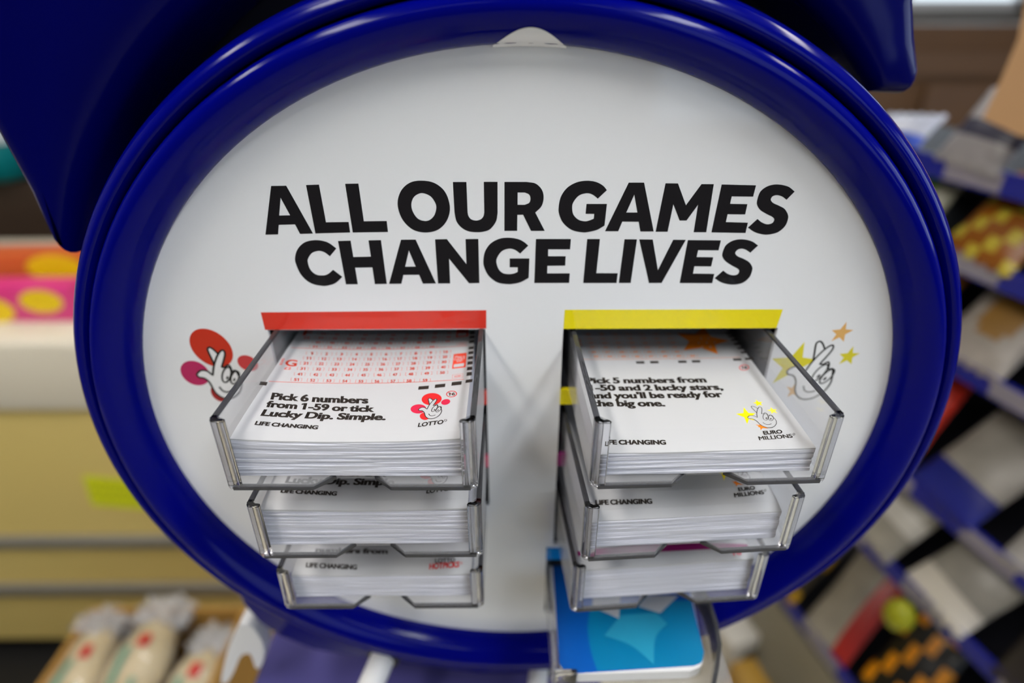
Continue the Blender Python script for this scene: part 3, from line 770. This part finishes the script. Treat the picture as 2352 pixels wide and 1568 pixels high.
# ---- upper right: yellow star slip
top4, sf4, lc4 = stack(67.8, 163.0, SLIPZ_R1, -142.0, 74.6, R(1.8), 16, .3, .6,
    'printed slip with yellow stars and slogan on top of the upper right tray',
    'plain white slip edge in the pile under the yellow star slip', 'slips piled under the yellow star slip', jit=.25)
K8 = lambda X, Y: lc4(1200+X/2.94, 680+Y/2.94)
KE = lambda X, Y: lc4(1680+X/4.75, 720+Y/4.75)
def euro_print(top, sf, full, shift=(0, 0)):
    K8 = lambda X, Y: tuple(Vector(lc4(1200+X/2.94, 680+Y/2.94))+Vector(shift))
    KE = lambda X, Y: tuple(Vector(lc4(1680+X/4.75, 720+Y/4.75))+Vector(shift))
    p = Print()
    if full:
        p.text('Pick 5 numbers from', K8(430, 588), K8(1248, 578), K8(424, 549), .049, 1.0)
        p.text('1-50 and 2 lucky stars,', K8(442, 637), K8(1360, 628), K8(434, 597), .049, 1.0)
        p.text("and you'll be ready for", K8(455, 690), K8(1360, 678), K8(448, 648), .049, 1.0)
        p.text('the big one.', K8(472, 743), K8(968, 739), K8(464, 700), .049, 1.0)
        p.build('slogan', SINK, top, sf, .06); p = Print()
    p.text('LIFE CHANGING', K8(538, 996), K8(973, 993), K8(535, 967), .052); p.build('strapline', SINK, top, sf, .06)
    p = Print(); p.text('EURO', KE(355, 1314), KE(562, 1299), KE(340, 1277), .036); p.text('MILLIONS', KE(308, 1371), KE(674, 1346), KE(290, 1331), .024)
    p.loops([[KE(*q) for q in ell(682, 1312, 14, 11)], [KE(*q) for q in ell(682, 1312, 10, 7)]]); p.build('game_name', SINK, top, sf, .06)
    for nm, m, t in (('large_yellow_star', SYEL, [(135,1018),(262,1085),(250,1160),(172,1198),(52,1088)]), ('yellow_star', SYEL, [(267,935),(340,962),(345,1002),(275,1005),(233,968)]),
                     ('pale_yellow_star', SYEL2, [(427,1018),(495,1042),(505,1085),(440,1090),(387,1050)]), ('orange_star', SORG, [(262,1205),(320,1190),(405,1250),(322,1265),(290,1230)])):
        p = Print(); p.poly([KE(*q) for q in star(t)]); p.build(nm, m, top, sf, .05)
    emblem(affine(ANC, (KE(178, 1128), KE(316, 1017), KE(420, 1242))), .22, SWHITE, SINK, top, sf, .08)
    p = Print(); p.loops([[K8(*q) for q in ell(1497, 481, 34, 20)], [K8(*q) for q in ell(1497, 481, 28, 16)]]); p.stroke([K8(1478, 468), K8(1516, 494)], .22)
    p.build('age_ring', SREDD, top, sf, .06)
    p = Print(); p.text('16', K8(1479, 491), K8(1517, 489), K8(1478, 473), .03); p.build('age_number', SINK, top, sf, .08)
    if not full: return
    p = Print()
    for x, y in ((765,437),(860,435),(1050,432),(1142,430),(1420,420),(1500,416)):
        p.poly([K8(*q) for q in ((x, y), (x+56, y-1), (x+62, y+14), (x+6, y+15))])
    for y in (374, 345, 316, 289, 265, 244):
        x = 1470-(374-y)*.78; p.poly([K8(*q) for q in ((x, y), (x+38, y-1), (x+48, y+12), (x+9, y+13))])
    p.build('timing_marks', SINK, top, sf, .06)
    p = Print()
    p.stroke([K8(398+1072*i/12, 427-15*i/12) for i in range(13)], .2)
    for (b0, x, y, n, dx) in ((43, 495, 405, 8, 93.5), (36, 483, 375, 7, 93.5), (29, 470, 343, 7, 93), (22, 462, 314, 7, 92), (15, 452, 285, 7, 91), (8, 445, 256, 7, 90)):
        for i in range(n):
            xx = x+dx*i; yy = y-i*.7; wd = 17
            p.text(str(b0+i), K8(xx-wd, yy+7), K8(xx+wd, yy+7), K8(xx-wd-1, yy-7), .02)
            for s in (-1, 1): p.stroke([K8(xx+s*23, yy-9), K8(xx+s*32, yy-9), K8(xx+s*33, yy+9), K8(xx+s*24, yy+9)], .12)
    p.text('E', K8(362, 332), K8(402, 332), K8(357, 290), .03)
    p.build('number_grid', SORG, top, sf, .06)
    p = Print(); p.poly([K8(*q) for q in star([(1225, 205), (1395, 300), (1320, 390), (1090, 362), (1040, 245)], .6)]); p.build('number_star', SORG, top, sf, .05)
    p = Print()
    for x, y, s_ in ((1205, 285, '1'), (1255, 283, '2'), (1190, 315, '4'), (1245, 313, '5'), (1298, 312, '6'), (1215, 343, '7'), (1270, 341, '8')):
        p.text(s_, K8(x-5, y+6), K8(x+5, y+6), K8(x-5, y-7), .02)
    p.build('star_numbers', SWHITE, top, sf, .08)
euro_print(top4, sf4, True)

# ---- middle right: the same slip
top5, sf5, lc5 = stack(67.6, 170.2, -167.2, -183.4, 74.4, R(3.6), 22, .2, 2.2,
    'printed slip with EURO MILLIONS lettering, top of the middle right tray',
    'plain white slip edge in the pile of the middle right tray', 'slips piled in the middle right tray', jit=.28)
sh5 = Vector(lc5(1368, 1157))-Vector(lc4(1200+538/2.94, 680+996/2.94))
euro_print(top5, sf5, False, (min(sh5.x, 3.0), sh5.y))

# ---- lower right: purple slip
top6, sf6, lc6 = stack(67.8, 181.2, -206.4, -226.6, 75.6, R(4.2), 22, .2, 1.6,
    'slip with a purple printed band, top of the lower right tray',
    'plain white slip edge in the pile under the purple slip', 'slips piled under the purple slip', jit=.25)
p = Print(); p.poly([(-37.6, 6.4), (37.6, 5.2), (37.6, 120), (-37.6, 120)]); p.build('purple_band', SPUR, top6, sf6, .06)
p = Print(); q = lc6(1683, 1271); p.text('16', q, (q[0]+4.2, q[1]), (q[0], q[1]+2.4), .02); p.build('age_number', SPINK, top6, sf6, .06)

# ---- the blue card holder at the bottom right
holder = root('card_holder', V(60, 168, -270), 0, 'clear curved holder with blue star cards below the right tray column', 'tray')
ZC = -259.0
def zc(px, py, dz=0): q = onZ(px, py, ZC); return (q.x, q.y)
card_pts = catmull([(*zc(1262, 1300), 1), (*zc(1288, 1520), 1), zc(1298, 1540), (*zc(1325, 1548), 1), (*zc(1585, 1540), 1), zc(1610, 1528), (*zc(1617, 1500), 1), (*zc(1575, 1300), 1)], 5)
bm = bmesh.new(); prism(bm, [V(x, y, ZC) for x, y in card_pts], Vector((0, 0, -.0055)))
pad = root('card_pad', V(60, 170, -265), 0, 'pad of bright blue cards with a pale star in the bottom right holder', 'card pad')
from_bm('pad_block', bm, WHITEP, pad)
CARDB = mat('card blue', (0, 86, 176), .35); CARDT = mat('card teal', (0, 122, 170), .35); CARDS = mat('card star', (40, 152, 188), .35)
on_card = lambda u, v, l: V(u, v, ZC+l)
KC = lambda X, Y: zc(1150+X/3.087, 1060+Y/3.087)
p = Print(); p.poly([KC(*q) for q in catmull([(370, 740, 1), (415, 1430, 1), (450, 1475), (520, 1502, 1), (1370, 1448, 1), (1425, 1420), (1442, 1350, 1), (1300, 740, 1)], 5)]); p.build('blue_print', CARDB, pad, on_card, .1)
p = Print(); p.poly([KC(*q) for q in catmull([(640, 1010, 1), (618, 1180), (640, 1340), (685, 1482, 1), (1370, 1446, 1), (1424, 1418), (1440, 1350, 1), (1345, 985, 1)], 5)]); p.build('teal_print', CARDT, pad, on_card, .14)
p = Print(); p.poly([KC(*q) for q in catmull([(850, 1090, 1), (735, 1235, 1), (900, 1290), (1000, 1360), (1085, 1440, 1), (1095, 1250), (1180, 1150, 1), (1100, 1070, 1)], 5)]); p.build('star_print', CARDS, pad, on_card, .18)
p = Print(); p.poly([KC(*q) for q in ((655, 1035), (838, 1112), (850, 950), (650, 950))]); p.poly([KC(*q) for q in ((980, 1030), (1130, 1075), (1262, 950), (990, 950))]); p.build('white_print', SWHITE, pad, on_card, .2)
a = zc(1282, 1535); b = zc(1622, 1528)
boxobj('base_plate', CLEAR, a[0]-3, b[0]+12, a[1]-4, 300, ZC-9, ZC-7, holder)
boxobj('front_lip', EDGE, a[0]-2, a[0]+8, a[1]-4, a[1]-2, ZC-7, ZC+3, holder, bevel=.4)
bl = zc(1270, 1330)
boxobj('side_wall', CLEAR, a[0]-3, a[0]-1, a[1]-2, 300, ZC-7, ZC+8, holder)
bm = bmesh.new()
cur = [onY(x, y, yy) for x, y, yy in ((1600, 1340, 216), (1620, 1375, 209), (1640, 1430, 198), (1647, 1480, 188), (1640, 1530, 178), (1632, 1575, 172))]
pts = [Vector((p_.x, p_.y, 0)) for p_ in [onZ(x, y, ZC+6) for x, y in ((1600, 1340), (1622, 1375), (1640, 1430), (1648, 1480), (1642, 1530), (1634, 1570))]]
for i in range(len(pts)-1):
    a_, b_ = pts[i], pts[i+1]
    q = [V(a_.x, a_.y, ZC-7), V(b_.x, b_.y, ZC-7), V(b_.x, b_.y, ZC+6), V(a_.x, a_.y, ZC+6)]
    prism(bm, q, Vector((.002, 0, 0)))
from_bm('curved_wall', bm, RIM, holder)

# ------------------------------------------------------------------ left: counter and what stands on it
CY = 920
ctr = root('counter', V(-800, CY+250, -1350), 0, 'long beige shop counter with a white worktop and grey rails left of the dispenser', 'counter')
boxobj('worktop', CREAM, -2300, 120, CY-14, CY+520, -640, -498, ctr, bevel=10, seg=3)
boxobj('front_panel', BEIGE, -2290, 110, CY, CY+500, -1290, -640, ctr)
boxobj('rail', RAILM, -2290, 110, CY-14, CY, -985, -955, ctr, bevel=4)
boxobj('rail', RAILM, -2290, 110, CY-14, CY, -1130, -1098, ctr, bevel=4)
boxobj('kickboard', BLACK, -2290, 110, CY+40, CY+480, -1350, -1290, ctr)
put(boxobj('black_floor_area', BLACK, -2300, -780, 200, 958, -1350, -1342), 'flat black area on the floor in front of the counter', 'mat')  # flat black slab laid over the floor area before the counter
FY = mat('fluorescent yellow paper', (226, 232, 20), .6); FYI = mat('faded pen', (120, 130, 20), .7)
note = root('price_note', V(-780, CY-1, -890), 0, 'fluorescent yellow paper note stuck to the beige counter front', 'note')
bm = bmesh.new(); q = [onY(x, y, CY-2) for x, y in ((190, 1093), (345, 1108), (365, 1172), (212, 1160))]
prism(bm, [V(p_.x, CY-2, p_.z) for p_ in q], Vector((0, .0012, 0))); from_bm('note_paper', bm, FY, note)
p = Print()
for k in range(3):
    for i in range(7):
        x = 205+i*22+k*6; y = 1106+k*18+i*1.5
        def cpt(px, py): q_ = onY(px, py, CY-2.4); return (q_.x, q_.z)
        p.stroke([cpt(x, y+6), cpt(x+5, y-3), cpt(x+10, y+5), cpt(x+15, y-2)], 1.8)
p.build('pen_marks', FYI, note, lambda u, v, l: V(u, CY-2-l, v), .4)

PKM = mat('hot pink card', (214, 30, 110), .4, noise=(9, (226, 80, 150))); YLM = mat('sweet yellow', (240, 205, 10), .4); ORM = mat('orange wrap', (206, 96, 44), .45)
def carton(name, m, x0, x1, y0, y1, z0, z1, label, cat='box', rz=0, blobs=(), blobm=None, group=None):
    t = root(name, V((x0+x1)/2, (y0+y1)/2, z0), rz, label, cat, group)
    F = frame(t); w, d, h = x1-x0, y1-y0, z1-z0
    boxobj('carton_body', m, -w/2, w/2, -d/2, d/2, 0, h, t, F, bevel=3)
    for (u, v, a, b) in blobs:
        p = Print(); p.poly(ell(u*w, v*h, a, b)); p.build('printed_oval', blobm or YLM, t, lambda x, y, l, F=F, d=d: F(x, -d/2-l, y), .8)
    return t
carton('sweet_box', PKM, -1000, -772, 985, 1035, -498, -430, 'hot pink sweet box with yellow ovals on the worktop', blobs=((-.16, .34, 44, 26), (.27, .60, 38, 22)))
carton('sweet_box', ORM, -985, -700, 1060, 1120, -498, -398, 'orange and brown sweet box behind the pink one', blobs=((.02, .74, 52, 26), (.36, .86, 40, 14)), rz=R(2))
TEAL = mat('teal plastic', (0, 140, 150), .4)
def lathe(name, prof, c, m, parent=None, seg=40):
    bm = bmesh.new(); rows = []
    for s in range(seg):
        a = 2*math.pi*s/seg; rows.append([bm.verts.new(V(c[0]+r*math.cos(a), c[1]+r*math.sin(a), c[2]+z)) for r, z in prof])
    for s in range(seg):
        A, B = rows[s], rows[(s+1) % seg]
        for i in range(len(prof)-1): bm.faces.new((A[i], A[i+1], B[i+1], B[i]))
    return from_bm(name, bm, m, parent, smooth=True, autosmooth=R(50))
SHELFM = mat('brown back shelf', (70, 56, 42), .6, noise=(5, (52, 34, 26)))
bs = root('back_unit', V(-1500, 1600, -1350), 0, 'dark brown shelf unit against the wall behind the counter', 'shelf unit')
boxobj('carcass', SHELFM, -2400, -700, 1600, 1900, -1350, -400, bs)
boxobj('upper_back', SHELFM, -2400, -700, 1860, 1900, -400, -330, bs)
tub = root('tub', V(-1335, 1640, -400), 0, 'round teal tub on the brown shelf unit beside the header', 'tub')
lathe('tub_body', [(0, 0), (60, 0), (105, 20), (150, 90), (160, 118), (154, 118), (0, 112)], (-1335, 1640, -440+40), TEAL, tub)
lathe('lid', [(0, 126), (140, 126), (164, 120), (164, 110), (150, 110)], (-1335, 1640, -400), mat('pale tub lid', (176, 186, 190), .5), tub)
carton('storage_box', mat('pale grey box', (190, 190, 192), .5), -1700, -1250, 1880, 1990, -330, -60, 'pale grey box standing behind the teal tub')

# ------------------------------------------------------------------ cardboard box with wrapped loaves, lower left
bx = root('cardboard_box', V(-614, 515, -1350), R(0), 'open cardboard box full of wrapped bread at the foot of the counter', 'box')
F = frame(bx); bw, bd, bh = 274, 440, 400
boxobj('bottom', CARDIN, -bw/2, bw/2, -bd/2, bd/2, 0, 5, bx, F)
for s in (-1, 1):
    boxobj('side_panel', CARD, s*bw/2-3, s*bw/2+3, -bd/2, bd/2, 0, bh, bx, F)
    boxobj('end_panel', CARD, -bw/2, bw/2, s*bd/2-3, s*bd/2+3, 0, bh if s > 0 else bh-30, bx, F)
BREAD = mat('bread in clear wrap', (196, 160, 84), .25, .6, coat=.4, noise=(14, (238, 226, 190)))
WRAP = clear_mat('clear film', (.95, .95, .95), .12, .18)
FILMEND = clear_mat('crumpled film', (.9, .9, .92), .15, .42)
BR = mat('red wrapper print', (196, 44, 44), .4); BG_ = mat('green wrapper print', (96, 150, 130), .4)
def loaf(x, y, z, L, r, rz, label):
    t = root('wrapped_loaf', F(x, y, z), bx.rotation_euler.z+R(rz), label, 'bread', 'wrapped loaves in the cardboard box')
    G = frame(t); n, seg = 14, 18
    def sk(name, k, m, y0=-.5, y1=.5, a0=0, a1=360, lump=1):
        bm = bmesh.new(); rows = []
        full = a1-a0 >= 360
        for i in range(n+1):
            s = y0+(y1-y0)*i/n; e_ = max(.05, 1-abs(2*s)**5)
            w = r*k*e_**.5*(1+.07*lump*math.sin(s*23+x))
            rows.append([bm.verts.new(G(w*math.cos(R(a0+(a1-a0)*j/seg))*1.05, s*L, r*.85+w*.85*math.sin(R(a0+(a1-a0)*j/seg)))) for j in range(seg if full else seg+1)])
        for i in range(n):
            A, B = rows[i], rows[i+1]; J = len(A)
            for j in range(J if full else J-1): bm.faces.new((A[j], A[(j+1) % J], B[(j+1) % J], B[j]))
        if full: bm.faces.new(rows[0]); bm.faces.new(rows[-1])
        return from_bm(name, bm, m, t, smooth=True)
    sk('bread', 1, BREAD)
    sk('film', 1.08, WRAP, -.5, .5)
    sk('green_print', 1.10, BG_, -.10, .28, 96, 110); sk('green_print', 1.10, BG_, -.15, .16, 60, 70)
    sk('red_print', 1.10, BR, .28, .34, 70, 92); sk('red_print', 1.10, BR, .08, .13, 116, 136)
    sk('paper_band', 1.09, mat('cream wrapper band', (236, 224, 190), .4), -.30, -.02, 40, 150)
    bm = bmesh.new(); bmesh.ops.create_icosphere(bm, subdivisions=4, radius=1)
    for v in bm.verts:
        n_ = v.co.normalized(); d_ = 1+.22*math.sin(7*n_.x+x)*math.sin(6*n_.z+1)+.14*math.sin(13*n_.y+9*n_.x)
        v.co = G(n_.x*r*1.05*d_, L*.47+n_.y*34*d_, r*1.0+n_.z*r*.8*d_)
    from_bm('film_end', bm, FILMEND, t, smooth=True)
loaf(-84, 5, bh-62, 415, 41, 7, 'clear-wrapped loaf with green print along the left side of the cardboard box')
loaf(2, 10, bh-48, 420, 43, 1, 'clear-wrapped loaf with green print in the middle of the cardboard box')
loaf(88, -20, bh-66, 390, 41, -4, 'clear-wrapped loaf with red print along the right side of the cardboard box')
for k, (x, y) in enumerate(((-60, 0), (50, 0))):
    boxobj('liner', CARDIN, x-55, x+50, -190, 190, 5, bh-68, bx, F)
# white plastic bag between box and dispenser
def blobmesh(name, c, r, m, label, cat, amp=.18, seed=1, sc=(1, 1, 1)):
    bm = bmesh.new(); bmesh.ops.create_icosphere(bm, subdivisions=4, radius=1)
    rnd = random.Random(seed); K = [(Vector((rnd.uniform(-1, 1), rnd.uniform(-1, 1), rnd.uniform(-1, 1)))*rnd.uniform(2, 6), rnd.uniform(0, 6)) for _ in range(7)]
    for v in bm.verts:
        n = v.co.normalized(); d = 1+amp*sum(math.sin(k.dot(n)+ph) for k, ph in K)/3
        v.co = V(*c)+Vector((n.x*r*d*sc[0], n.y*r*d*sc[1], n.z*r*d*sc[2]))*.001
    o = from_bm(name, bm, m, smooth=True); return put(o, label, cat)
# ------------------------------------------------------------------ right: shelf unit with snack bags
GY = R(-14.5); U = Vector((math.sin(GY), math.cos(GY), 0)); N = Vector((math.cos(GY), -math.sin(GY), 0)); GC = 750
g0 = root('display_shelves', V(*(N*(GC+150)+U*560+Vector((0, 0, -1350)))), 0, 'snack display shelves with blue price strips right of the dispenser', 'shelves')
def G_(a, d, z):                             # along the front, depth behind the front plane, height (mm)
    p_ = N*(GC+d)+U*a; return V(p_.x, p_.y, z)
SHELF = mat('dark shelf', (26, 25, 32), .5); STRIP = mat('blue price strip', (10, 26, 150), .35); LABEL = mat('grey label strip', (150, 145, 160), .35)
TIERS = [-165, -270, -400, -606, -760, -1040]
boxobj('back_panel', SHELF, 150, 880, 300, 320, -1350, -200, g0, G_)
boxobj('plinth', mat('plinth grey', (150, 145, 130), .6), 150, 880, 10, 300, -1350, -1100, g0, G_)
for k, z in enumerate(TIERS):
    s = boxobj('shelf', SHELF, 150, 960 if k < 3 else 860, 4, 300, z-32, z-24, g0, G_)
    boxobj('price_strip', STRIP, 150, 960 if k < 3 else 860, 0, 4, z-34, z-6, s, G_)
    for a in range(190 if k % 2 else 230, 800, 160): boxobj('label_strip', LABEL, a, a+78, -1.5, 0, z-31, z-9, s, G_)

def bag(a, k, w, L, lean, rgb, rgb2, pat, label, dep=6, yaw=0, thick=26):
    """pillow bag leaning back on shelf k at position a along the front"""
    z = TIERS[k]-24+2; w *= .86
    org = G_(a, dep, z)
    o_m1 = mat('bag film', rgb, .3, .5, noise=(22, tuple(max(0, int(v*.62)) for v in rgb))); o_m2 = mat('bag print', rgb2, .35)
    ca, sa = math.cos(R(lean)), math.sin(R(lean))
    bm = bmesh.new(); nx, ny = 12, 14; T, Bk = [], []
    cy, sy = math.cos(R(yaw)), math.sin(R(yaw))
    for j in range(ny+1):
        rt, rb = [], []
        for i in range(nx+1):
            u = -1+2*i/nx; v = j/ny
            f = (max(0, 1-u*u)**.6)*(max(0, math.sin(math.pi*min(max((v-.06)/.88, 0), 1)))**.55)
            zz = 0
            if j in (0, ny): zz = (2.5 if i % 2 else -2.5)*(1 if j else -1)
            x_ = u*w/2*(1-.05*math.sin(math.pi*v)); y_ = v*L+zz+3
            x2, y2 = x_*cy-(y_-L/2)*sy, x_*sy+(y_-L/2)*cy+L/2
            for s_, lst in ((1, rt), (-1, rb)):
                h = thick/2+s_*(f*thick/2+.3)
                # local: y2 up the lean, h towards the viewer
                lst.append(bm.verts.new(org + U*(x2/1000) + N*((y2*sa-h*ca)/1000) + Vector((0, 0, (y2*ca+h*sa)/1000))))
        T.append(rt); Bk.append(rb)
    for j in range(ny):
        for i in range(nx):
            f1 = bm.faces.new((T[j][i], T[j][i+1], T[j+1][i+1], T[j+1][i])); f2 = bm.faces.new((Bk[j][i], Bk[j+1][i], Bk[j+1][i+1], Bk[j][i+1]))
            u = (i+.5)/nx; v = (j+.5)/ny
            hit = {'band': .35 < v < .55, 'spot': (u-.5)**2+(v-.5)**2*1.5 < .07, 'foot': v < .3, 'side': u < .3, 'dots': (i//2+j//2) % 3 == 0, 'none': False}[pat]
            f1.material_index = 1 if hit else 0
    for j in range(ny):
        for i in (0, nx): bm.faces.new((T[j][i], T[j+1][i], Bk[j+1][i], Bk[j][i]))
    for j in (0, ny):
        for i in range(nx): bm.faces.new((T[j][i], Bk[j][i], Bk[j][i+1], T[j][i+1]))
    o = from_bm('snack_bag', bm, [o_m1, o_m2], None, org, smooth=True)
    return put(o, label, 'snack bag', 'snack bags on the display shelves')
ORD = ['top', 'second', 'third', 'fourth', 'fifth', 'bottom']
bags = [  # along, tier, w, L, lean, film, print, pattern, look
 (735, 0, 110, 62, 50, (214, 220, 240), (60, 90, 200), 'foot', 'white and blue bag'), (600, 0, 110, 100, 30, (190, 186, 190), (60, 60, 80), 'band', 'grey bag with a dark band'),
 (815, 1, 130, 110, 35, (226, 222, 230), (220, 120, 140), 'spot', 'white bag with a pink spot'), (680, 1, 120, 120, 35, (196, 196, 176), (90, 150, 60), 'spot', 'cream bag with a green sprig'), (545, 1, 120, 120, 38, (176, 104, 28), (200, 180, 60), 'dots', 'orange-brown bag with yellow dots'),
 (770, 2, 120, 150, 38, (186, 186, 170), (110, 160, 80), 'dots', 'cream bag with green dots'), (640, 2, 120, 150, 40, (190, 118, 44), (150, 150, 60), 'dots', 'orange bag with olive dots'), (510, 2, 120, 150, 40, (200, 190, 180), (160, 120, 60), 'spot', 'pale bag with a tan spot'),
 (730, 3, 125, 190, 38, (216, 214, 206), (20, 30, 130), 'dots', 'white bag with blue dots'), (595, 3, 125, 190, 40, (206, 200, 190), (220, 50, 30), 'side', 'white bag with a red side'), (460, 3, 125, 190, 40, (196, 190, 180), (24, 34, 130), 'foot', 'beige bag with a blue foot'), (330, 3, 120, 180, 40, (210, 205, 200), (200, 60, 40), 'band', 'white bag with a red band'),
 (790, 4, 100, 130, 36, (66, 54, 44), (190, 180, 170), 'dots', 'dark brown bag with pale dots'), (680, 4, 120, 150, 40, (206, 206, 204), (120, 140, 160), 'spot', 'silver bag with a grey-blue spot'), (545, 4, 125, 150, 40, (206, 200, 186), (232, 228, 220), 'band', 'cream bag with a white band'), (410, 4, 125, 150, 40, (200, 196, 186), (236, 230, 220), 'foot', 'cream bag with a white foot'), (280, 4, 120, 150, 40, (60, 54, 52), (150, 140, 130), 'spot', 'charcoal bag with a grey spot'),
 (800, 5, 100, 200, 36, (120, 106, 90), (220, 214, 206), 'dots', 'brown bag with white dots'), (690, 5, 110, 230, 38, (74, 64, 44), (196, 150, 30), 'dots', 'dark bag with gold dots'), (570, 5, 125, 240, 40, (190, 182, 168), (176, 40, 36), 'side', 'beige bag with a red side'), (440, 5, 125, 240, 40, (12, 10, 8), (246, 160, 8), 'dots', 'black bag with orange ovals'), (310, 5, 120, 240, 40, (14, 12, 10), (226, 120, 10), 'spot', 'black bag with one orange spot'),
]
cnt = {}
for (a, k, w, L, lean, c1, c2, pat, look) in bags:
    bag(a, k, w, L, lean, c1, c2, pat, f'{look} on the {ORD[k]} display shelf', yaw=random.uniform(-10, 10))
# goods standing in front of the bottom shelf, near the floor
carton('white_carton', mat('white carton', (205, 200, 190), .6), 470, 590, 860, 960, -1350, -1230, 'white carton on the floor tiles at the far end of the display shelves', rz=R(20), blobs=((0, .5, 30, 26),), blobm=mat('dark carton print', (80, 72, 58), .6))
carton('gold_pack', mat('gold pack', (170, 130, 50), .5), 466, 520, 720, 790, -1350, -1190, 'small gold pack standing on the floor by the shelf end', rz=R(12), cat='pack')
bq = onP(2065, 1412, N, GC-35)
bm = bmesh.new(); bmesh.ops.create_uvsphere(bm, u_segments=24, v_segments=16, radius=.021, matrix=Matrix.Translation(V(bq.x, bq.y, bq.z)))
for v in bm.verts:
    v.co.z = bq.z/1000+HC+(v.co.z-bq.z/1000-HC)*1.25
put(from_bm('lime_bag', bm, mat('lime yellow', (156, 156, 6), .45), smooth=True), 'small round lime yellow bag hanging off the fifth display shelf', 'snack bag')

# tan carton and dark wood at the upper right
tq = root('carton', V(800, 640, -140), 0, 'tan cardboard carton leaning on top of the display shelves', 'box')
bm = bmesh.new(); q = [onP(x, y, N, 690) for x, y in ((2256, 272), (2300, 180), (2338, 90), (2360, -20), (2520, -20), (2520, 345), (2340, 312))]
prism(bm, [V(*p_) for p_ in q], N*.09); from_bm('carton_body', bm, TAN, tq)
cb = root('wood_cupboard', V(1800, 2500, -1350), 0, 'dark brown wooden cupboard across the back of the shop', 'cupboard')
boxobj('carcass', WOOD, 900, 3000, 2500, 2900, -1350, -60, cb)
boxobj('top_rail', mat('lighter wood', (96, 66, 38), .5), 900, 3000, 2480, 2500, -230, -150, cb)
for x in (905, 1600, 2300):
    boxobj('door', WOOD, x, x+680, 2482, 2500, -1300, -260, cb, bevel=3)
q = onY(2160, 335, 1500)
boxobj('low_cabinet', mat('pale back counter', (178, 182, 190), .5), 820, 1500, 1500, 1900, -1350, -500)
put(bpy.data.objects['low_cabinet'], 'pale low cabinet beyond the display shelves', 'cabinet')
